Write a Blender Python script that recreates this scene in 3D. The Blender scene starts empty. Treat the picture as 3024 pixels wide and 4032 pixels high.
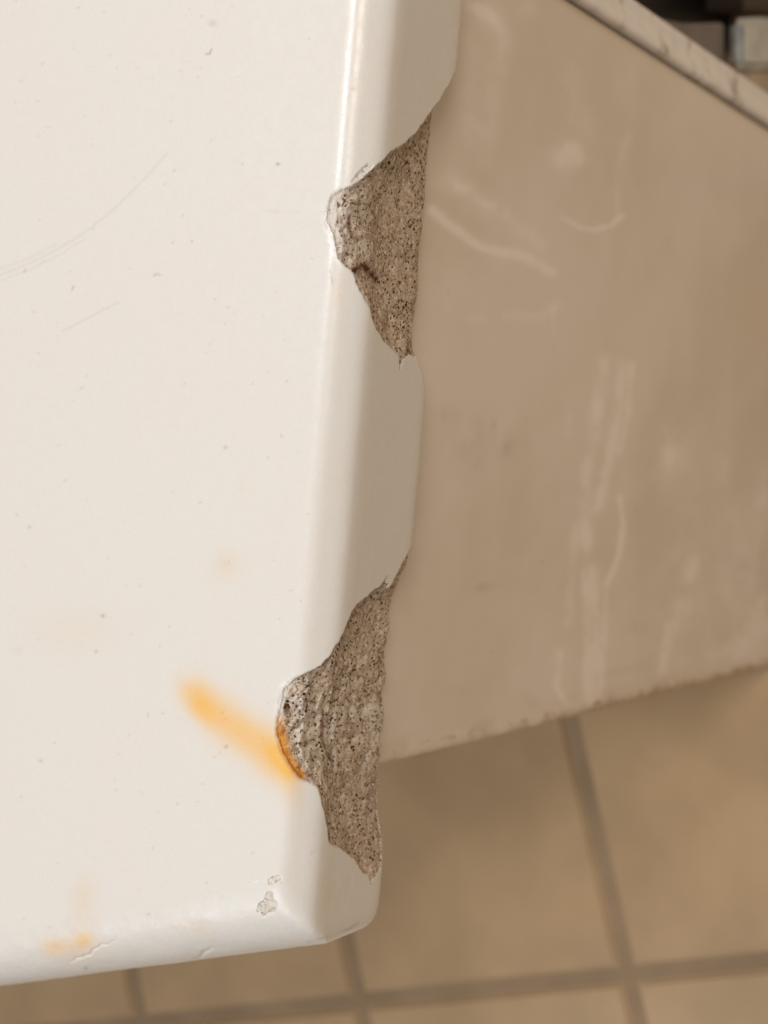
import bpy, math
import numpy as np
from mathutils import Matrix, Vector

# ---------------------------------------------------------------- camera, world, lamps
# working unit below is the millimetre; everything is scaled to metres when linked
F = 6052.0; CX, CY = 1512.0, 2016.0
nrm = lambda v: v / np.linalg.norm(v, axis=-1, keepdims=True)
Zc = -nrm(np.array([3888.0, 19.0, F]))
Yn = np.array([-9912.0, 107984.0, F]); Yc = -nrm(Yn - (Yn @ Zc) * Zc)
Xc = np.cross(Yc, Zc)
MW = np.array([Xc, Yc, Zc])                       # world = MW @ camera(x right, y down, z forward)
CAM = np.array([145.458, 6.247, 212.663])

sc = bpy.context.scene
col = sc.collection
cd = bpy.data.cameras.new('camera'); cam = bpy.data.objects.new('camera', cd); col.objects.link(cam)
cd.sensor_fit = 'VERTICAL'; cd.sensor_height = 36.0; cd.sensor_width = 27.0
cd.lens = 36.0 * F / 4032.0
cd.clip_start = 0.01; cd.clip_end = 50
Rm = np.stack([MW @ [1, 0, 0], MW @ [0, -1, 0], MW @ [0, 0, -1]], axis=1)
m4 = Matrix([[*Rm[i], CAM[i] / 1000] for i in range(3)] + [[0, 0, 0, 1]])
cam.matrix_world = m4
cd.dof.use_dof = True; cd.dof.focus_distance = 0.262; cd.dof.aperture_fstop = 54.0 / 3.2
sc.camera = cam

w = bpy.data.worlds.new('World'); sc.world = w; w.use_nodes = True
bg = w.node_tree.nodes['Background']
bg.inputs['Color'].default_value = (1.0, 0.82, 0.655, 1); bg.inputs['Strength'].default_value = 0.27

def area(name, pos, target, size, power, color, size_y=None):
    ld = bpy.data.lights.new(name, 'AREA'); lo = bpy.data.objects.new(name, ld); col.objects.link(lo)
    ld.shape = 'RECTANGLE' if size_y else 'DISK'; ld.size = size
    if size_y: ld.size_y = size_y
    ld.energy = power; ld.color = color
    lo.location = pos
    lo.rotation_euler = (Vector(target) - Vector(pos)).to_track_quat('-Z', 'Y').to_euler()
    return lo
area('ceiling_lamp', (-0.38, 0.42, 1.42), (0, 0, 0), 0.20, 8.5, (0.94, 0.97, 1.0))
area('room_lamp', (0.66, 0.52, 1.22), (0, 0, -0.05), 0.62, 8.8, (1.0, 0.86, 0.72))
area('front_fill', (-0.30, -1.15, 0.95), (0, -0.05, 0), 0.7, 6.6, (0.88, 0.94, 1.0), 0.7)  # cool fill added to brighten the slab's rounded front edge

sc.view_settings.view_transform = 'Standard'; sc.view_settings.look = 'None'
sc.view_settings.exposure = 0.0; sc.view_settings.gamma = 1.0; sc.view_settings.use_curve_mapping = False

# ---------------------------------------------------------------- helpers
def ray(px, py): return MW @ np.array([px - CX, py - CY, F])
def on_x(px, py, x): r = ray(px, py); return CAM + r * (x - CAM[0]) / r[0]
def on_z(px, py, z): r = ray(px, py); return CAM + r * (z - CAM[2]) / r[2]
def project(P):
    c = (P - CAM) @ MW
    return np.stack([CX + F * c[..., 0] / c[..., 2], CY + F * c[..., 1] / c[..., 2]], -1)

def hash3(i, j, k, s=0):
    h = (i.astype(np.int64) * 73856093) ^ (j.astype(np.int64) * 19349663) ^ (k.astype(np.int64) * 83492791) ^ (s * 2654435761)
    h = (h ^ (h >> 13)) * 1274126177 & 0xffffffff
    h = (h ^ (h >> 16)) & 0xffffff
    return h / float(0xffffff)
def vnoise(P, s=0):
    I = np.floor(P).astype(np.int64); fr = P - I; fr = fr * fr * (3 - 2 * fr); out = 0
    for dx in (0, 1):
        for dy in (0, 1):
            for dz in (0, 1):
                wgt = (fr[..., 0] if dx else 1 - fr[..., 0]) * (fr[..., 1] if dy else 1 - fr[..., 1]) * (fr[..., 2] if dz else 1 - fr[..., 2])
                out = out + wgt * hash3(I[..., 0] + dx, I[..., 1] + dy, I[..., 2] + dz, s)
    return out * 2 - 1
def fbm(P, o=4, s=0):
    a, t = 1.0, 0
    for k in range(o):
        t = t + a * vnoise(P * 2 ** k, s + k); a *= 0.5
    return t
def worley(P, s=0):
    I = np.floor(P).astype(np.int64); d1 = np.full(P.shape[:-1], 9.0); rnd = np.zeros(P.shape[:-1])
    for dx in (-1, 0, 1):
        for dy in (-1, 0, 1):
            for dz in (-1, 0, 1):
                a, b, c = I[..., 0] + dx, I[..., 1] + dy, I[..., 2] + dz
                q = np.stack([a + hash3(a, b, c, s), b + hash3(a, b, c, s + 1), c + hash3(a, b, c, s + 2)], -1)
                d = np.linalg.norm(P - q, axis=-1); m = d < d1
                d1 = np.where(m, d, d1); rnd = np.where(m, hash3(a, b, c, s + 3), rnd)
    return d1, rnd
def sstep(a, b, x):
    t = np.clip((x - a) / (b - a), 0, 1); return t * t * (3 - 2 * t)
def poly_sd(Q, poly):
    """signed distance, positive inside"""
    poly = np.asarray(poly, float); d = np.full(len(Q), 1e9); ins = np.zeros(len(Q), bool)
    n = len(poly)
    for i in range(n):
        a, b = poly[i], poly[(i + 1) % n]; e = b - a; v = Q - a
        t = np.clip((v @ e) / max(e @ e, 1e-9), 0, 1)
        d = np.minimum(d, np.hypot(v[:, 0] - e[0] * t, v[:, 1] - e[1] * t))
        c1 = (a[1] <= Q[:, 1]) != (b[1] <= Q[:, 1])
        with np.errstate(divide='ignore', invalid='ignore'):
            xi = a[0] + (Q[:, 1] - a[1]) * e[0] / (e[1] if e[1] != 0 else 1e-9)
        ins ^= c1 & (Q[:, 0] < xi)
    return np.where(ins, d, -d)
def seg_dist(Q, pts):
    d = np.full(Q.shape[:-1], 1e9)
    for a, b in zip(pts[:-1], pts[1:]):
        a, b = np.array(a, float), np.array(b, float); e = b - a; v = Q - a
        t = np.clip((v @ e) / max(e @ e, 1e-9), 0, 1)
        d = np.minimum(d, np.hypot(v[..., 0] - e[0] * t, v[..., 1] - e[1] * t))
    return d

def link_mesh(name, V, faces, mat, parent=None, attrs=None, smooth=True):
    """V in mm (n,3); faces (m,4) or (m,3) array or list"""
    me = bpy.data.meshes.new(name)
    V = np.asarray(V, np.float32) / 1000.0
    if isinstance(faces, np.ndarray):
        used = np.unique(faces); remap = np.zeros(len(V), np.int64); remap[used] = np.arange(len(used))
        f = remap[faces]; V = V[used]
        me.vertices.add(len(V)); me.vertices.foreach_set('co', V.ravel())
        k = f.shape[1]
        me.loops.add(f.size); me.loops.foreach_set('vertex_index', f.astype(np.int32).ravel())
        me.polygons.add(len(f)); me.polygons.foreach_set('loop_start', (np.arange(len(f)) * k).astype(np.int32))
        me.update(calc_edges=True)
        for an, av in (attrs or {}).items():
            at = me.attributes.new(an, 'FLOAT', 'POINT'); at.data.foreach_set('value', np.asarray(av, np.float32)[used])
    else:
        me.from_pydata([tuple(v) for v in V], [], faces); me.update()
    me.validate()
    me.polygons.foreach_set('use_smooth', [smooth] * len(me.polygons))
    me.materials.append(mat)
    o = bpy.data.objects.new(name, me); col.objects.link(o)
    if parent: o.parent = parent
    return o
def tag(o, label=None, cat=None, group=None, kind=None):
    if label: o['label'] = label
    if cat: o['category'] = cat
    if group: o['group'] = group
    if kind: o['kind'] = kind
    return o
def empty(name, loc=(0, 0, 0)):
    o = bpy.data.objects.new(name, None); o.empty_display_size = 0.02; col.objects.link(o); return o
def grid_faces(na, nb):
    i = np.arange(na * nb).reshape(na, nb)
    return np.stack([i[:-1, :-1], i[1:, :-1], i[1:, 1:], i[:-1, 1:]], -1).reshape(-1, 4)
def bevel_box(name, x0, x1, y0, y1, z0, z1, mat, parent=None, r=1.0, seg=3):
    import bmesh
    bm = bmesh.new(); bmesh.ops.create_cube(bm, size=1)
    for v in bm.verts:
        v.co = (x0 + (v.co.x + .5) * (x1 - x0), y0 + (v.co.y + .5) * (y1 - y0), z0 + (v.co.z + .5) * (z1 - z0)); v.co /= 1000
    if r: bmesh.ops.bevel(bm, geom=bm.edges[:], offset=r / 1000, segments=seg, affect='EDGES', profile=0.6)
    me = bpy.data.meshes.new(name); bm.to_mesh(me); bm.free(); me.materials.append(mat)
    for p in me.polygons: p.use_smooth = False
    o = bpy.data.objects.new(name, me); col.objects.link(o)
    if parent: o.parent = parent
    return o

# ---------------------------------------------------------------- materials
class NT:
    def __init__(s, name):
        s.m = bpy.data.materials.new(name); s.m.use_nodes = True; s.t = s.m.node_tree; s.n = s.t.nodes
        s.b = s.n['Principled BSDF']; s.L = s.t.links.new
    def attr(s, a):
        n = s.n.new('ShaderNodeAttribute'); n.attribute_name = a; return n.outputs['Fac']
    def co(s):
        if not hasattr(s, '_co'): s._co = s.n.new('ShaderNodeTexCoord').outputs['Object']
        return s._co
    def noise(s, scale, detail=3, rough=.5, vec=None, dist=0):
        n = s.n.new('ShaderNodeTexNoise'); n.inputs['Scale'].default_value = scale; n.inputs['Detail'].default_value = detail
        n.inputs['Roughness'].default_value = rough; n.inputs['Distortion'].default_value = dist
        s.L(vec or s.co(), n.inputs['Vector']); return n.outputs['Fac']
    def vor(s, scale, out='Distance', feat='F1', vec=None):
        n = s.n.new('ShaderNodeTexVoronoi'); n.feature = feat; n.inputs['Scale'].default_value = scale
        s.L(vec or s.co(), n.inputs['Vector']); return n.outputs[out]
    def mapr(s, x, a, b, c=0, d=1, smooth=True):
        n = s.n.new('ShaderNodeMapRange'); n.interpolation_type = 'SMOOTHSTEP' if smooth else 'LINEAR'
        for k, v in zip(('From Min', 'From Max', 'To Min', 'To Max'), (a, b, c, d)): n.inputs[k].default_value = v
        s.L(x, n.inputs['Value']); return n.outputs['Result']
    def math(s, op, x, y=None):
        n = s.n.new('ShaderNodeMath'); n.operation = op
        for k, v in enumerate((x, y)):
            if v is None: continue
            if isinstance(v, (int, float)): n.inputs[k].default_value = v
            else: s.L(v, n.inputs[k])
        return n.outputs[0]
    def mix(s, fac, a, b):
        n = s.n.new('ShaderNodeMix'); n.data_type = 'RGBA'
        for k, v in ((0, fac), (6, a), (7, b)):
            if isinstance(v, (int, float)): n.inputs[k].default_value = v
            elif isinstance(v, tuple): n.inputs[k].default_value = (*v, 1)
            else: s.L(v, n.inputs[k])
        return n.outputs[2]
    def bump(s, h, strength, dist, prev=None):
        n = s.n.new('ShaderNodeBump'); n.inputs['Strength'].default_value = strength; n.inputs['Distance'].default_value = dist
        s.L(h, n.inputs['Height'])
        if prev: s.L(prev, n.inputs['Normal'])
        return n.outputs['Normal']
    def sep(s, v, k):
        n = s.n.new('ShaderNodeSeparateXYZ'); s.L(v, n.inputs[0]); return n.outputs[k]
    def scale(s, v, xyz):
        n = s.n.new('ShaderNodeMapping'); n.inputs['Scale'].default_value = xyz; s.L(v, n.inputs['Vector']); return n.outputs[0]

def mat_glaze():
    s = NT('white_glaze')
    c = s.mix(s.mapr(s.noise(28, 3), .35, .65), (.795, .79, .765), (.80, .785, .755))
    c = s.mix(s.attr('faint'), c, (.80, .62, .42))
    c = s.mix(s.attr('stain'), c, (.92, .55, .14))
    c = s.mix(s.attr('rust'), c, (.55, .19, .02))
    c = s.mix(s.attr('crush'), c, (.97, .96, .95))
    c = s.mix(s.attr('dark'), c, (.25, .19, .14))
    s.L(c, s.b.inputs['Base Color'])
    r = s.mapr(s.noise(420, 4, .6), .3, .7, .24, .36)
    s.L(r, s.b.inputs['Roughness'])
    s.b.inputs['Specular IOR Level'].default_value = 0.5
    s.b.inputs['Subsurface Weight'].default_value = 0.12
    s.b.inputs['Subsurface Radius'].default_value = (1, .6, .35); s.b.inputs['Subsurface Scale'].default_value = 0.0015
    b = s.bump(s.noise(1500, 2), .10, .0002)
    b = s.bump(s.noise(220, 3, .6, s.scale(s.co(), (1, .35, 1))), .05, .0006, b)
    s.L(b, s.b.inputs['Normal'])
    return s.m
def mat_core():
    s = NT('speckled_core')
    co = s.co()
    c = s.mix(s.mapr(s.noise(450, 4, .65), .3, .7), (.44, .335, .24), (.70, .585, .465))
    c = s.mix(s.mapr(s.noise(90, 3), .5, .75, 0, .5), c, (.52, .39, .26))
    c = s.mix(s.mapr(s.noise(1300, 4, .8), .53, .60, 0, .85), c, (.93, .85, .74))
    c = s.mix(s.mapr(s.noise(1000, 4, .8, s.scale(s.co(), (1.1, 1, .9))), .56, .64, 0, .6), c, (.27, .185, .11))
    c = s.mix(s.attr('pale'), c, (.86, .81, .74))
    # resin grains and black filler dots of two sizes
    wob = s.n.new('ShaderNodeVectorMath'); wob.operation = 'ADD'
    nz = s.n.new('ShaderNodeTexNoise'); nz.inputs['Scale'].default_value = 900; s.L(co, nz.inputs['Vector'])
    sc_ = s.n.new('ShaderNodeVectorMath'); sc_.operation = 'SCALE'; sc_.inputs['Scale'].default_value = .0006
    s.L(nz.outputs['Color'], sc_.inputs[0]); s.L(co, wob.inputs[0]); s.L(sc_.outputs[0], wob.inputs[1])
    wv = wob.outputs[0]
    hs = []
    for scl, rad, gate in ((1150, .34, .32), (1650, .36, .46), (760, .28, .50)):
        n = s.n.new('ShaderNodeTexVoronoi'); n.inputs['Scale'].default_value = scl; s.L(wv, n.inputs['Vector'])
        d = s.mapr(n.outputs['Distance'], rad * .55, rad, 1, 0)
        g = s.mapr(s.sep(n.outputs['Color'], 0), gate, gate + .05, 0, 1)
        hs.append(s.math('MULTIPLY', d, g))
    dots = s.math('MAXIMUM', s.math('MAXIMUM', hs[0], hs[1]), hs[2])
    dots = s.math('MULTIPLY', dots, s.mapr(s.noise(160, 2), .35, .6, .7, 1))
    dk = s.mix(s.mapr(s.noise(300, 2), .45, .6), (.035, .018, .008), (.17, .085, .03))
    c = s.mix(dots, c, dk)
    c = s.mix(s.attr('shell'), c, (.84, .80, .75))
    c = s.mix(s.attr('brown'), c, (.12, .045, .015))
    c = s.mix(s.attr('rust'), c, (.80, .36, .05))
    s.L(c, s.b.inputs['Base Color'])
    s.b.inputs['Roughness'].default_value = .72; s.b.inputs['Specular IOR Level'].default_value = .3
    b = s.bump(s.math('SUBTRACT', 1, dots), .6, .0003)
    b = s.bump(s.noise(1500, 4, .7), .8, .0006, b)
    s.L(b, s.b.inputs['Normal'])
    return s.m
def mat_panel():
    s = NT('white_gloss_panel')
    c = s.mix(s.mapr(s.noise(16, 4, .6), .35, .65), (.76, .695, .60), (.84, .785, .71))
    c = s.mix(s.attr('smear_glare'), c, (.97, .93, .87))
    c = s.mix(s.attr('dark'), c, (.30, .23, .16))
    c = s.mix(s.attr('grime'), c, (.33, .21, .07))
    s.L(c, s.b.inputs['Base Color'])
    s.b.inputs['Roughness'].default_value = .32
    s.L(s.bump(s.noise(60, 2), .08, .002), s.b.inputs['Normal'])
    return s.m
def mat_trim():
    s = NT('dirty_white_trim')
    c = s.mix(s.mapr(s.noise(150, 5, .7, s.scale(s.co(), (1, .5, 1))), .52, .72), (.93, .91, .90), (.34, .27, .21))
    c = s.mix(s.mapr(s.noise(35, 2), .55, .85), c, (.62, .52, .38))
    s.L(c, s.b.inputs['Base Color']); s.b.inputs['Roughness'].default_value = .5
    return s.m
def mat_simple(name, colr, rough, metal=0.0, var=.15, scl=60, bumpd=0):
    s = NT(name)
    lo = tuple(x * (1 - var) for x in colr); hi = tuple(min(1, x * (1 + var)) for x in colr)
    s.L(s.mix(s.mapr(s.noise(scl, 4), .3, .7), lo, hi), s.b.inputs['Base Color'])
    s.b.inputs['Roughness'].default_value = rough; s.b.inputs['Metallic'].default_value = metal
    if bumpd: s.L(s.bump(s.noise(scl * 5, 3), .5, bumpd), s.b.inputs['Normal'])
    return s.m
GLAZE = mat_glaze(); CORE = mat_core(); PANEL = mat_panel(); TRIM = mat_trim()
TILE = mat_simple('tan_tile', (.52, .38, .23), .3, 0, .13, 18)
GROUT = mat_simple('grey_brown_grout', (.35, .26, .172), .9, 0, .12, 30)
BLACK = mat_simple('black_rubber', (.012, .010, .010), .5)
GREY = mat_simple('grey_plastic', (.17, .15, .145), .4)
STEEL = mat_simple('chromed_steel', (.50, .56, .59), .28, .6, .35, 90)
BROWN = mat_simple('dark_brown_plastic', (.022, .012, .009), .5)
BEIGE = mat_simple('beige_paint', (.52, .44, .34), .5)

# ---------------------------------------------------------------- floor: tiles laid on a grout bed
H = -264.0
ang = math.radians(20.35)
gu = np.array([math.sin(ang), -math.cos(ang)]); gv = np.array([math.cos(ang), math.sin(ang)])
gp = on_z(2470, 3838, H)[:2]                          # where two grout lines cross
tag(bevel_box('floor', -2500, 2500, -2500, 2500, H - 40, H - 1.3, GROUT, None, 0), kind='structure')
PITCH, GW = 111.0, 5.6
import bmesh
def make_tile():
    bm = bmesh.new(); bmesh.ops.create_cube(bm, size=1); s_ = (PITCH - GW) / 1000
    for v in bm.verts: v.co = (v.co.x * s_, v.co.y * s_, v.co.z * .007 - .0035)
    bmesh.ops.bevel(bm, geom=[e for e in bm.edges if all(v.co.z > -.001 for v in e.verts)], offset=.0012, segments=3, affect='EDGES')
    me = bpy.data.meshes.new('floor_tile'); bm.to_mesh(me); bm.free(); me.materials.append(TILE); return me
tile_me = make_tile()
froot = bpy.data.objects['floor']
for i in range(-6, 9):
    for j in range(-6, 7):
        p = gp + gv * (i + .5) * PITCH + gu * (j + .5) * PITCH
        if not (-520 < p[0] < 420 and -560 < p[1] < 520): continue
        o = bpy.data.objects.new('floor_tile', tile_me); col.objects.link(o); o.parent = froot
        o.location = (p[0] / 1000, p[1] / 1000, H / 1000); o.rotation_euler.z = ang

# ---------------------------------------------------------------- slab shape as a signed distance field (mm)
NF = np.array([math.sin(math.radians(20.6)), -math.cos(math.radians(20.6)), 0.0])   # front face normal
BW = 4.75; T = 28.0
DF = NF @ np.array([1.5, -81.8, 0]) + 3.2
RF = 15.0
def smax(a, b, k):
    h = np.clip(k - np.abs(a - b), 0, None) / k
    return np.maximum(a, b) + h * h * h * k / 6.0
def slab_sdf(P):
    top = P[..., 2] + 0 * P[..., 0]; front = P @ NF - DF
    a = np.maximum(top + RF, 0); b = np.maximum(front + RF, 0)
    d = np.hypot(a, b) + np.minimum(np.maximum(top, front) + RF, 0) - RF
    bev = (P[..., 0] + P[..., 2] + BW) / math.sqrt(2)
    d = smax(d, bev, 2.2)
    d = smax(d, P[..., 0], 2.7)
    d = np.maximum(d, smax(front, P[..., 0], 5.5))
    bot = -(P[..., 2] + T)
    d = smax(d, bot, 6.0)
    return d
# section fan: aim points around the section, starting far left on the top, over the bevel, down the side, under
step = .17
cx0, cz0 = -13.0, -13.0
xs_top = np.concatenate([np.linspace(-620, -112, 40)[:-1], np.arange(-112, cx0, .26)])
pts = [np.array([cx0, 0.])]
def walk(p1, n=None):
    p0 = pts[-1]; L = np.hypot(*(p1 - p0)); k = int(L / step)
    for t in np.arange(1, k + 1) / k: pts.append(p0 + (p1 - p0) * t)
walk(np.array([-BW, 0.])); walk(np.array([0., -BW])); walk(np.array([0., -T])); walk(np.array([-24., -T])); 
pts = np.array(pts)
sdir = nrm(pts - np.array([cx0, cz0]))
SX = np.concatenate([xs_top, np.full(len(pts) - 1, cx0)])
SD = np.concatenate([np.tile([[0., 1.]], (len(xs_top), 1)), sdir[1:]])
na = len(SX)
# rows: from back to front, ending parallel with the front face, then fanning round the front
INS = 15.5
def y_front(x): return (DF - INS - NF[0] * x) / NF[1]
ts = np.concatenate([np.linspace(0, .28, 40)[:-1], np.linspace(.28, 1, 1080)])
YB = 190.0
yfr = y_front(SX)
rows_c, rows_d = [], []
NF2 = NF
for t in ts:
    y = YB + (yfr - YB) * t
    # blend so that rows are straight across at the back and slanted at the front
    rows_c.append(np.stack([SX, y, np.full(na, cz0)], -1)); rows_d.append(np.stack([SD[:, 0], np.zeros(na), SD[:, 1]], -1))
nfan = 190
th = np.linspace(0, math.radians(100), nfan + 1)[1:]
for a_ in th:
    rows_c.append(np.stack([SX, yfr, np.full(na, cz0)], -1))
    d = np.stack([SD[:, 0], np.zeros(na), SD[:, 1]], -1) * math.cos(a_) + NF2 * math.sin(a_)
    rows_d.append(nrm(d))
C = np.stack(rows_c, 1); Dr = np.stack(rows_d, 1)           # (na, nb, 3)
nb = C.shape[1]
lo = np.zeros((na, nb)); hi = np.full((na, nb), 80.0)
for _ in range(24):
    mid = (lo + hi) / 2; v = slab_sdf(C + Dr * mid[..., None]) > 0
    hi = np.where(v, mid, hi); lo = np.where(v, lo, mid)
TT = (lo + hi) / 2
P0 = C + Dr * TT[..., None]
px = project(P0)
seg = np.linalg.norm(np.diff(P0, axis=0), axis=-1)
Wl = np.concatenate([np.zeros((1, nb)), np.cumsum(seg, 0)], 0)
i0 = len(xs_top) - 1
Wl = Wl - Wl[i0:i0 + 1]                                      # arc length measured from the start of the fan
UV = np.stack([Wl, P0[..., 1]], -1)
# surface facing the camera?
du = np.gradient(P0, axis=0); dv = np.gradient(P0, axis=1); N0 = nrm(np.cross(dv, du) + 1e-12)
N0 *= np.sign(np.sum(N0 * Dr, -1, keepdims=True))
facing = np.sum(N0 * (CAM - P0), -1) > 0
fpx = px[facing]; fuv = UV[facing]
def to_uv(pixels):
    out = []
    for q in pixels:
        k = np.argmin((fpx[:, 0] - q[0]) ** 2 + (fpx[:, 1] - q[1]) ** 2); out.append(fuv[k])
    return np.array(out)

chip_a = [(1812, 215), (1800, 265), (1780, 310), (1735, 388), (1688, 453), (1658, 494), (1629, 535), (1600, 559), (1558, 585), (1535, 600), (1506, 635),
          (1476, 659), (1429, 700), (1388, 728), (1335, 752), (1306, 770), (1288, 811), (1285, 864), (1306, 917), (1320, 976),
          (1332, 1017), (1359, 1049), (1385, 1064), (1400, 1105), (1423, 1152), (1453, 1193), (1464, 1246), (1482, 1299),
          (1511, 1343), (1547, 1376), (1570, 1405), (1576, 1458), (1594, 1423), (1611, 1405), (1644, 1399), (1668, 1480), (1680, 1580)]
chip_b = [(1676, 1790), (1667, 1930), (1652, 2060), (1630, 2135), (1594, 2205), (1551, 2288), (1533, 2317), (1526, 2270), (1500, 2303), (1450, 2346), (1406, 2382), (1377, 2425),
          (1356, 2483), (1327, 2534), (1298, 2585), (1262, 2617), (1204, 2650), (1153, 2679), (1117, 2715), (1103, 2773), (1090, 2845),
          (1090, 2896), (1110, 2953), (1139, 3011), (1175, 3058), (1211, 3076), (1247, 3098), (1265, 3142), (1280, 3207), (1291, 3272),
          (1298, 3322), (1348, 3340), (1399, 3387), (1435, 3438), (1453, 3445), (1462, 3480)]
def chip_poly(pixels):
    q = to_uv(pixels)
    a, b = q[0], q[-1]
    under = np.array([[b[0] + 6, b[1] + (a[1] - b[1]) * .03], [b[0] + 9, b[1] + (a[1] - b[1]) * .15], [a[0] + 9, a[1] - (a[1] - b[1]) * .15], [a[0] + 6, a[1] - (a[1] - b[1]) * .03]])
    return np.concatenate([q, under])
flat_uv = UV.reshape(-1, 2); Pf = P0.reshape(-1, 3); nP = len(Pf)
wig = 0.16 * fbm(Pf / 1.3, 3, 5) + .07 * fbm(Pf / .35, 2, 9)
def chip_field(pixels):
    poly = chip_poly(pixels); sd = np.full(nP, -99.0)
    m = (flat_uv[:, 0] > poly[:, 0].min() - 2) & (flat_uv[:, 0] < poly[:, 0].max() + 2) & (flat_uv[:, 1] > poly[:, 1].min() - 2) & (flat_uv[:, 1] < poly[:, 1].max() + 2)
    sd[m] = poly_sd(flat_uv[m], poly)
    return sd
sdA = chip_field(chip_a); sdB = chip_field(chip_b)
fpixel = px.reshape(-1, 2)
# small peeled patches at the corner
peel1 = [(1050, 3512), (1072, 3508), (1078, 3540), (1092, 3556), (1086, 3592), (1062, 3600), (1038, 3614), (1024, 3596), (1008, 3590), (1016, 3560), (1036, 3545)]
peel3 = [(1378, 722), (1398, 692), (1425, 660), (1450, 640), (1474, 650), (1440, 690), (1400, 718)]
peel4 = [(1420, 1138), (1436, 1140), (1470, 1200), (1455, 1212), (1432, 1175)]
peel2 = [(1052, 3462), (1075, 3448), (1108, 3445), (1112, 3462), (1085, 3482), (1058, 3490)]
face_ok = facing.reshape(-1) & (Pf[:, 2] > -20)
sdP = np.full(nP, -99.0)
mm = face_ok & (fpixel[:, 0] > 950) & (fpixel[:, 0] < 1200) & (fpixel[:, 1] > 3400) & (fpixel[:, 1] < 3700)
mm2 = face_ok & (fpixel[:, 0] > 1360) & (fpixel[:, 0] < 1490) & (fpixel[:, 1] > 620) & (fpixel[:, 1] < 1230)
sdP[mm2] = np.maximum(poly_sd(fpixel[mm2], peel3), poly_sd(fpixel[mm2], peel4)) / 23.0
sdP[mm] = np.maximum(poly_sd(fpixel[mm], peel1), poly_sd(fpixel[mm], peel2)) / 23.0

sd = np.maximum(sdA, sdB); big = sd > -3
sdw = np.where(big, sd + wig * sstep(-1, .2, sd), sd)
inside = sdw > 0
D = np.zeros(nP)
lobe = sstep(9.5, 4.5, flat_uv[:, 0] - 4)                    # 1 on the top and bevel, 0 down the side
s_in = np.clip(sdw, 0, None)
Dm = 3.9 - 1.4 * lobe
ledge = .45 * sstep(0, .16, s_in)
shz = (np.exp(-((fpixel[:, 1] - 880) / 120) ** 4) * (fpixel[:, 0] < 1420) * (sdA > sdB) * 1.5 + np.exp(-((fpixel[:, 1] - 2780) / 90) ** 4) * (fpixel[:, 0] < 1260) * (sdB > sdA) * .7)
shelf = np.clip(s_in - shz * (1 + .3 * fbm(Pf / 1.4, 2, 63)), 0, None)
tipf = np.where(sdB > sdA, .25 + .75 * sstep(2180, 2420, fpixel[:, 1]), 1)
D = ledge + tipf * Dm * (1 - np.exp(-shelf / 3.6))
# rough fracture
q = (Pf - Dr.reshape(-1, 3) * (D * 1.25)[:, None])[inside]
amp0 = shelf[inside]
R1 = fbm(q / 6.0, 3, 21); R2 = fbm(q / 1.6, 4, 31); wd, wr = worley(q / 1.5, 41)
ridge = 1 - np.abs(fbm(np.stack([q[:, 0] * .28 + q[:, 2] * .2, q[:, 1] * .14, q[:, 2] * .28], -1), 3, 55))
amp = sstep(.05, 1.4, amp0)
lob = lobe[inside]
isB = (sdB > sdA)[inside]
midB = np.exp(-((q[:, 1] + 48) / 17) ** 2) * isB
extra = amp * (.55 * R1 + (.14 + .42 * lob + .34 * midB) * R2 + (.75 * lob + .55 * midB) * (wd - .5) + (.6 + 1.2 * midB) * (sstep(.55, .98, ridge) - .5) * .35)
D[inside] += extra
D[inside] = np.maximum(D[inside], .05)
D[~inside] = 0
# thin glaze shells flaking around the lobes
halo = np.where(big & ~inside, np.exp(-(sdw / .5) ** 2) * .06, 0) * sstep(9, 5, flat_uv[:, 0])
D = D + halo
pin = sdP > 0
D[pin] += .22 * sstep(0, .12, sdP[pin]) + .10 * fbm(Pf[pin] / .8, 3, 77)
# gentle unevenness of the glaze itself
D[:] += .05 * vnoise(Pf / 9.0, 3) + .02 * vnoise(Pf / 2.5, 4)
fr = sstep(-24, -8, Pf @ NF - DF) * (Pf[:, 2] > -16)
D += fr * (.035 * fbm(Pf / 3.0, 3, 91))
# hand-finished waviness where the front face meets the side, small dents on the rounded front
for (cx_, cy_, rx, ry, dep, rot) in ((365, 3745, 75, 4.5, .22, -28), (800, 3757, 34, 7, .35, -28), (300, 3778, 40, 4, .10, -10), (1010, 3478, 60, 4, .12, 4)):
    e = fpixel - [cx_, cy_]; a_ = math.radians(rot); ex = e[:, 0] * math.cos(a_) + e[:, 1] * math.sin(a_); ey = -e[:, 0] * math.sin(a_) + e[:, 1] * math.cos(a_)
    ey = ey + 5 * np.sin(ex / 17.0) + 3 * np.sin(ex / 6.3 + 1)
    D += dep * np.exp(-(ex / rx) ** 2 - (ey / ry) ** 2) * face_ok
# keep wear off the noise: attributes
bump_out = np.where(pin, 0, 0)
Pd = (P0 - Dr * D.reshape(na, nb)[..., None]).reshape(-1, 3)

fpd = project(Pd)
def iblob(x, y, rx, ry, rot=0):
    a_ = math.radians(rot); e = fpd - [x, y]; ex = e[:, 0] * math.cos(a_) + e[:, 1] * math.sin(a_); ey = -e[:, 0] * math.sin(a_) + e[:, 1] * math.cos(a_)
    return np.exp(-(ex / rx) ** 2 - (ey / ry) ** 2)
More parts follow.
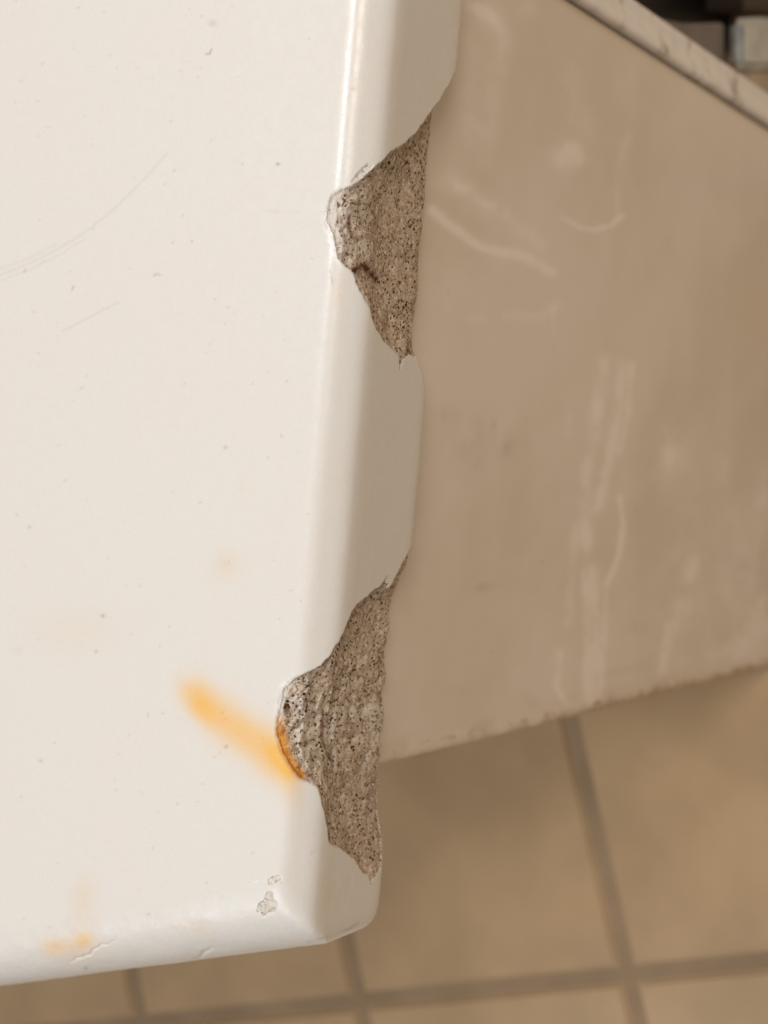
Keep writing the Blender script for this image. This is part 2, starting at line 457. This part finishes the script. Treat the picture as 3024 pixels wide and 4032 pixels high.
# marks on the surface, each with a shape of its own
def blob(cx_, cy_, rx, ry, rot=0, p=2.0):
    a_ = math.radians(rot); e = fpixel - [cx_, cy_]
    ex = e[:, 0] * math.cos(a_) + e[:, 1] * math.sin(a_); ey = -e[:, 0] * math.sin(a_) + e[:, 1] * math.cos(a_)
    return np.exp(-(np.hypot(ex / rx, ey / ry)) ** p) * face_ok
sl = (fpixel[:, 0] - 740) / 380; cy_ = 2735 + 265 * sl; wd_s = 72 + 30 * sl + 10 * fbm(Pf / 5, 2, 29)
stain = .66 * np.exp(-np.abs((fpixel[:, 1] - cy_) / (wd_s * 1.15)) ** 2.3) * sstep(-.22, .18, sl + .05 * fbm(Pf / 4, 2, 28)) * sstep(1.25, 1.0, sl) * (1 + .28 * np.exp(-((sl - .12) / .16) ** 2) + .75 * sstep(.7, 1.05, sl) * np.exp(-((fpixel[:, 1] - cy_) / 60) ** 2)) * face_ok
stain += .50 * blob(328, 3700, 42, 34, -8) + .30 * blob(215, 3727, 52, 34, -5) + .16 * blob(280, 3740, 110, 45)
stain += .06 * blob(890, 2225, 45, 50) + .04 * blob(950, 1930, 30, 40)
stain = np.clip(stain * 1.12, 0, .95)
faint = .34 * blob(325, 3530, 50, 80, 10) + .26 * blob(775, 3650, 75, 40, 25) + .25 * blob(890, 2225, 55, 60) + .12 * blob(330, 3620, 60, 60) + .16 * blob(300, 2480, 160, 90) + .10 * blob(1370, 170, 40, 90)
faint += .20 * blob(1285, 3530, 40, 120) + .25 * blob(1335, 1150, 18, 60) + .10 * blob(1550, 250, 50, 120)
faint = np.clip(faint, 0, 1)
dark = np.zeros(nP)
def scratch(pts_, wpx, s_):
    d = seg_dist(fpixel, pts_); return s_ * np.exp(-(d / wpx) ** 2) * face_ok
arc = [(0, 1082), (110, 1040), (220, 985), (330, 918), (430, 840), (520, 755), (600, 670), (660, 600)]
dark += scratch(arc, 5, .11) + scratch([(x + 6, y + 22) for x, y in arc[:4]], 4, .10) + scratch([(x - 4, y - 20) for x, y in arc[:3]], 7, .07)
dark += scratch([(250, 1303), (330, 1262), (400, 1222), (468, 1190)], 4, .13)
dark += scratch([(812, 212), (825, 212), (832, 195)], 4, .5) + scratch([(605, 1085), (618, 1078), (630, 1084)], 4, .35) + scratch([(283, 1140), (290, 1128)], 4, .4)
dark += scratch([(1300, 1060), (1310, 1120)], 4, .25) + scratch([(1035, 830), (1180, 838)], 4, .08)
rs = np.random.RandomState(4)
for (x, y, r, s_) in ((835, 92, 16, .22), (1094, 646, 8, .55), (1390, 350, 9, .25), (405, 2425, 9, .45), (115, 2075, 8, .3), (888, 1762, 8, .35), (890, 2940, 9, .4), (160, 2995, 7, .4),
                      (215, 2925, 5, .3), (680, 955, 6, .25), (755, 950, 5, .4), (378, 2565, 7, .35), (1420, 880, 6, .2), (70, 2560, 18, .08), (585, 3600, 7, .3), (338, 3812, 7, .5)):
    dark += s_ * blob(x, y, r, r * .8)
for _ in range(150):
    x, y = rs.uniform(0, 1250), rs.uniform(0, 3700); a_ = rs.uniform(0, 6.3); L = rs.uniform(2, 12)
    dark += scratch([(x, y), (x + L * math.cos(a_), y + L * math.sin(a_))], 3.2, rs.uniform(.06, .28))
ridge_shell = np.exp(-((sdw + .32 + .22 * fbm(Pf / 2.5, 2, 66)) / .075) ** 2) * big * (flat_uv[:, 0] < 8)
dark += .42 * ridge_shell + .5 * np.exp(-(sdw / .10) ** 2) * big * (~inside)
dark = np.clip(dark, 0, .9)
rustm = seg_dist(fpd, [(1092, 2800), (1094, 2880), (1112, 2960), (1142, 3020), (1175, 3056)])
rust = sstep(46, 6, rustm - 10 * np.clip(fbm(Pf / .8, 3, 12), -1, 1)) * sstep(2790, 2880, fpd[:, 1]) * face_ok * np.where(inside, .95, .55 * sstep(-.9, 0, sdw))
brown = np.exp(-(seg_dist(fpd, [(1395, 1068), (1425, 1045), (1455, 1070), (1478, 1100)]) / 14) ** 2) * 1.25
brown += np.exp(-(seg_dist(fpd, [(1605, 1350), (1625, 1345), (1590, 1420)]) / 9) ** 2) * .7
brown += .55 * np.exp(-((sdw - .12) / .16) ** 2) * (.5 + .5 * vnoise(Pf / 1.1, 17)) * inside
for pl in ([(1316, 932), (1338, 942), (1352, 905), (1368, 880)], [(1328, 1012), (1352, 1000), (1385, 1002)], [(1352, 792), (1400, 800), (1455, 812)], [(1375, 850), (1372, 905), (1392, 945)], [(1160, 2790), (1200, 2760), (1245, 2770)], [(1140, 2870), (1190, 2850)], [(1270, 2800), (1265, 2900), (1300, 2990)]):
    brown += .85 * np.exp(-(seg_dist(fpd + 6 * np.stack([vnoise(Pf / .9, 51), vnoise(Pf / .9, 52)], -1), pl) / 6) ** 2)
wd1 = np.zeros(nP); wd1[inside] = wd
brown += .75 * lobe * sstep(.62, .86, wd1) + .35 * sstep(.75, .95, wd1)
brown = np.clip(brown * (.75 + .5 * fbm(Pf / .8, 2, 14)), 0, 1) * inside
pale = np.clip(.55 * lobe * sstep(-.2, .6, fbm(Pf / 1.2, 3, 8)) + .55 * sstep(.2, .7, fbm(Pf / np.array([2.0, 4.5, 2.0]), 3, 18)) * np.exp(-((Pf[:, 1] + 48) / 17) ** 2), 0, 1) * inside
pale = np.clip(pale + inside * (.9 * iblob(1310, 2850, 22, 80, 10) + .7 * iblob(1430, 2950, 17, 70, -8) + .6 * iblob(1445, 2800, 20, 50) + .8 * iblob(1255, 2735, 26, 22) + 1.0 * iblob(1385, 930, 52, 130, -10) + .8 * iblob(1190, 2870, 60, 120, -20)) * sstep(-.5, .4, fbm(Pf / .9, 3, 19)), 0, 1)
pale = np.where(pin, .9, pale)

cls = np.where(inside & (s_in > .02), np.where(sdB > sdA, 2, 1), np.where(pin, 3, 0)).reshape(na, nb)
Fq = grid_faces(na, nb); fc = cls.reshape(-1)[Fq].min(1)
fmix = cls.reshape(-1)[Fq]; same = (fmix == fmix[:, :1]).all(1); fc = np.where(same, fmix[:, 0], fmix.max(1) * 0)
shell = inside * sstep(.25, .0, shelf) * (shz > .3) * .95
shell = shell * (1 - .7 * np.exp(-((s_in - .45 - .2 * fbm(Pf / 3, 2, 62)) / .10) ** 2)) * (1 - .5 * np.exp(-((s_in - 1.0 - .2 * fbm(Pf / 2, 2, 64)) / .10) ** 2))
shell = np.where(pin, .72, shell)
brown = brown * (1 - .8 * (shell > .3)) * (1 - .7 * rust)
dark = np.clip(dark + scratch([(1215, 3706), (1300, 3688), (1380, 3655), (1440, 3618), (1466, 3590)], 6, .4) * (.5 + .5 * vnoise(Pf / 2, 7)), 0, .9)
crush = 1.3 * np.exp(-((sdw + .5) / .6) ** 2) * big * np.clip(np.exp(-((fpixel[:, 0] - 1300) / 45) ** 2 - ((fpixel[:, 1] - 960) / 110) ** 2) + .6 * np.exp(-((fpixel[:, 0] - 1115) / 60) ** 2 - ((fpixel[:, 1] - 2720) / 90) ** 2), 0, 1) * sstep(-.6, .3, fbm(Pf / .7, 3, 44))
crush = np.clip(crush, 0, 1)
if True: att = dict(shell=shell, crush=crush, stain=stain, faint=faint, rust=rust, dark=dark, brown=brown, pale=pale)
slab = empty('stone_slab')
slab.location = (0, 0, 0)
tag(slab, 'white glazed stone slab corner with two large chips broken out of its long edge and an orange rust stain', 'stone slab')
Fq = Fq[:, ::-1]
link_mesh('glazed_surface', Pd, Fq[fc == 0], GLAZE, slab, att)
ob = link_mesh('chipped_area', Pd, Fq[fc == 1], CORE, slab, att); ob['label'] = 'broken out speckled stone with a dark brown spot on its left side'
ob = link_mesh('chipped_area', Pd, Fq[fc == 2], CORE, slab, att); ob['label'] = 'broken out speckled stone with an orange rusty rim near the corner'
ob = link_mesh('peeled_spot', Pd, Fq[fc == 3], CORE, slab, att); ob['label'] = 'small peeled spot of pale stone beside the corner'
# solid body inside the shell (closes the underside and the far sides)
def prism(name, poly, z0, z1, mat, parent):
    n = len(poly); V = [(x, y, z0) for x, y in poly] + [(x, y, z1) for x, y in poly]
    fs = [tuple(range(n))[::-1], tuple(range(n, 2 * n))] + [(i, (i + 1) % n, n + (i + 1) % n, n + i) for i in range(n)]
    return link_mesh(name, V, fs, mat, parent, smooth=False)
fy = lambda x, ins: (DF - ins - NF[0] * x) / NF[1]
prism('slab_core', [(-619, fy(-619, 6)), (-9, fy(-9, 6)), (-9, 189), (-619, 189)], -T - .3, -9, GLAZE, slab)

# ---------------------------------------------------------------- cabinet under the slab
XP = -6.0
cab = empty('cabinet'); tag(cab, 'white cabinet side under the slab with soap smears, painted-in reflections and a grimy front edge', 'cabinet')
cab.location = (0, 0, 0)
e0 = on_x(1500, 3000, XP); e1 = on_x(3024, 2650, XP); yf = (e0[1] + e1[1]) / 2
g0 = on_x(2190, 0, XP); g1 = on_x(3024, 485, XP); yb = (g0[1] + g1[1]) / 2
zs = np.arange(-12, H + .2, -.5); ys = np.arange(yf, yb, .5)
Y, Z = np.meshgrid(ys, zs, indexing='ij')
wv = .12 * fbm(np.stack([Z / 22, Z * 0, Z * 0], -1), 2, 3)
Yj = Y + wv * np.exp(-(Y - yf) / 2.0)
edge = Y - yf
X = XP - 1.6 * (1 - np.sqrt(np.clip(1 - (np.clip(1.6 - edge, 0, 1.6) / 1.6) ** 2, 0, 1)))
# a dried sealant bead along the front edge
X = X + .28 * np.exp(-((edge - 2.2) / .9) ** 2) * (.4 + .6 * vnoise(np.stack([Z / 6, Y / 3, Z * 0], -1), 8)) + .12 * fbm(np.stack([Y / 30, Z / 45, Z * 0], -1), 2, 6)
PP = np.stack([X, Yj, Z], -1).reshape(-1, 3)
pp = project(PP); PN = PP / np.array([1, 1, 1.0])
def pb(x, y, rx, ry, rot=0, p=2.0):
    a_ = math.radians(rot); e = pp - [x, y]; ex = e[:, 0] * math.cos(a_) + e[:, 1] * math.sin(a_); ey = -e[:, 0] * math.sin(a_) + e[:, 1] * math.cos(a_)
    return np.exp(-(np.hypot(ex / rx, ey / ry)) ** p)
def ps(pts_, wd_, s_, soft=True):
    d = seg_dist(pp, pts_); return s_ * np.exp(-(d / wd_) ** 2)
NZ = fbm(PP / np.array([5., 5., 12.]), 4, 71); NZ2 = fbm(PP / 3.0, 3, 72)
st = 0  # pale soap smears, together with reflections painted in as colour
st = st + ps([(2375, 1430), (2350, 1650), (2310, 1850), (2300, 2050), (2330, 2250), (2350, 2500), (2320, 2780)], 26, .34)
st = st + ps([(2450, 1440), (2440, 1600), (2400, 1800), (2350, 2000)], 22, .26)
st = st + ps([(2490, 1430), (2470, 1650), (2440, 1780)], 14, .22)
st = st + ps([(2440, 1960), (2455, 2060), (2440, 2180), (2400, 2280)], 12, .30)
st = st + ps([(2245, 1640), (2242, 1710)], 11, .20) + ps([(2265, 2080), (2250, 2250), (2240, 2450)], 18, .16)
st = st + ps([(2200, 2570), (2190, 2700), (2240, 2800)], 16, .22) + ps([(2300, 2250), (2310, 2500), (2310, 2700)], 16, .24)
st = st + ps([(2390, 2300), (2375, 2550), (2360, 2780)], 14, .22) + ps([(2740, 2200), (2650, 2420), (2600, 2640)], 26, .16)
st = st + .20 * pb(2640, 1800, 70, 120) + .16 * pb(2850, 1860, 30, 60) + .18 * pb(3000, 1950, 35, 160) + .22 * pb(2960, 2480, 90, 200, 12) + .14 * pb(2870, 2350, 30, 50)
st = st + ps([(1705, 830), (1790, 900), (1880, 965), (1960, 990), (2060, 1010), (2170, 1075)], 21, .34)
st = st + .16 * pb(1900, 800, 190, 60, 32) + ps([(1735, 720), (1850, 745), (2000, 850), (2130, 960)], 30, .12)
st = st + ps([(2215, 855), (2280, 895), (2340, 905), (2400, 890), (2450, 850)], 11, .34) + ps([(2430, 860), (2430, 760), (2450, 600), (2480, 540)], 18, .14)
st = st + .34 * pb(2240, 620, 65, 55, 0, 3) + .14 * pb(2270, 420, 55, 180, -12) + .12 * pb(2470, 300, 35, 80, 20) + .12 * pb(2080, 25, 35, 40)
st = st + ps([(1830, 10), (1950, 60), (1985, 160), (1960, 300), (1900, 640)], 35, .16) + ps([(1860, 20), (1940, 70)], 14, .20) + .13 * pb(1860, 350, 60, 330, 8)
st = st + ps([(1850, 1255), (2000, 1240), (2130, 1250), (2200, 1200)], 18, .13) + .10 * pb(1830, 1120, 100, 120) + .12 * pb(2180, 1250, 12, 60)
st = st + .10 * pb(2960, 2350, 380, 420, 0, 3) + .05 * pb(2400, 2500, 500, 300)  # broad brightening towards the lower right, painted into the panel colour
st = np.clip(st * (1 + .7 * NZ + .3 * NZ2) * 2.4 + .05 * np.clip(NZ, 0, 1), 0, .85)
dk = .22 * pb(1945, 1670, 12, 18) + .16 * pb(2000, 1760, 25, 45) + .11 * pb(1860, 1740, 90, 120) + .12 * pb(1780, 1640, 40, 45) + .14 * pb(1900, 2312, 50, 18, -10)
dk = dk + .12 * pb(2510, 2470, 45, 35) + .13 * pb(2450, 2640, 90, 18, -15) + .12 * pb(2570, 2700, 18, 25) + .13 * pb(2100, 2760, 25, 22) + .06 * pb(1800, 2720, 50, 20)
for _ in range(60):
    x, y = rs.uniform(1750, 3000), rs.uniform(300, 2700); dk = dk + rs.uniform(.04, .12) * pb(x, y, rs.uniform(5, 10), rs.uniform(5, 12))
dk = np.clip(dk * (1 + .6 * NZ2), 0, .7)
ed = edge.reshape(-1); zz = PP[:, 2]
gr = np.exp(-(ed / (1.0 + 1.2 * sstep(-60, -150, zz) + .5 * NZ2)) ** 2) * (.5 + .45 * sstep(-50, -130, zz)) + .4 * np.exp(-((ed - 2.6) / .5) ** 2) * sstep(.1, .6, NZ2) + .16 * np.exp(-((ed - 3.0) / 2.6) ** 2) * sstep(-.2, .5, NZ)
gr = gr + np.exp(-((yb - Y.reshape(-1)) / 1.2) ** 2) * .6
link_mesh('side_panel', PP, grid_faces(len(ys), len(zs))[:, ::-1], PANEL, cab, dict(smear_glare=st, dark=dk, grime=np.clip(gr, 0, .9)))
bevel_box('carcass', -560, XP - 2.2, yf + .6, yb - .2, H + .5, -T - .8, PANEL, cab, 1.0)
# raised edge strip on the far side of the panel, chipped and dirty
zt = np.arange(-T - .3, H + .2, -.6); sec = []
for k in np.linspace(0, 1, 24): sec.append(k)
sec = np.array(sec); SWD = 9.4
A, Zt = np.meshgrid(sec, zt, indexing='ij')
yy = yb + .9 + A * SWD; prof = 1 - (np.abs(A * 2 - 1)) ** 6
xx = XP + 2.2 * prof - 1.5 - 3.6 * A + .6
xx = xx + .16 * fbm(np.stack([yy / 5, Zt / 12, Zt * 0], -1), 3, 81); yy = yy + (.12 * fbm(np.stack([Zt / 9, Zt * 0, A], -1), 3, 83))
link_mesh('edge_strip', np.stack([xx, yy, Zt], -1).reshape(-1, 3), grid_faces(len(sec), len(zt))[:, ::-1], TRIM, cab)
bevel_box('edge_strip_backing', XP - 8, XP - 1.0, yb + 1.1, yb + SWD + .3, H + .5, -T - .8, TRIM, cab, .4)

# ---------------------------------------------------------------- dark fittings beyond the strip
def cyl(name, c, r, z0, z1, mat, parent=None, n=48, axis='z'):
    bm = bmesh.new(); bmesh.ops.create_cone(bm, cap_ends=True, segments=n, radius1=r / 1000, radius2=r / 1000, depth=abs(z1 - z0) / 1000)
    bmesh.ops.bevel(bm, geom=[e for e in bm.edges if len(e.link_faces) == 2 and e.calc_face_angle() > 1], offset=min(r * .2, 1.2) / 1000, segments=3, affect='EDGES')
    me = bpy.data.meshes.new(name); bm.to_mesh(me); bm.free(); me.materials.append(mat)
    for p in me.polygons: p.use_smooth = len(p.vertices) == 4
    o = bpy.data.objects.new(name, me); col.objects.link(o); o.location = (c[0] / 1000, c[1] / 1000, (z0 + z1) / 2000)
    if parent: o.parent = parent
    return o
YS = yb + SWD + 1.2

def plate(name, pix, x1, thick, mat, label, cat):
    """flat part outlined on the plane x = x1 and extruded away from the room"""
    V = [on_x(*q, x1) for q in pix]; n = len(V)
    W = V + [v - [thick, 0, 0] for v in V]
    fs = [tuple(range(n))[::-1], tuple(range(n, 2 * n))] + [(i, (i + 1) % n, n + (i + 1) % n, n + i) for i in range(n)]
    o = link_mesh(name, W, fs, mat, None, smooth=False)
    bm = bmesh.new(); bm.from_mesh(o.data); bmesh.ops.recalc_face_normals(bm, faces=bm.faces[:])
    bmesh.ops.bevel(bm, geom=bm.edges[:], offset=.0018 if mat is STEEL else .0008, segments=3, affect='EDGES'); bm.to_mesh(o.data); bm.free()
    return tag(o, label, cat)
XS = XP - 9
plate('backing_board', [(2300, -500), (3500, -500), (3500, 900), (3024, 600), (2500, 240)], XS - 30, 12, BLACK, 'black board in the shadow behind the dirty white edge strip', 'board')
plate('grey_cover', [(2560, 62), (2700, 92), (2856, 88), (2852, 420), (2560, 420)], XS - 6, 14, GREY, 'small grey cover between the dirty white edge strip and the black gap', 'cover')
plate('beige_bracket', [(2880, 283), (3300, 262), (3300, 560), (2880, 560)], XS - 4, 14, BEIGE, 'beige bracket below the shiny metal fitting at the right border', 'bracket')
plate('brown_block', [(2925, -200), (3400, -200), (3400, 52), (2925, 44)], XS - 12, 12, BROWN, 'dark reddish brown block above the shiny metal fitting', 'block')
fit = plate('metal_fitting', [(2920, 74), (3000, 66), (3090, 74), (3100, 170), (3090, 268), (3000, 274), (2920, 266)], XS - 2, 4, STEEL, 'shiny metal fitting at the right border beyond the black gap', 'fitting')
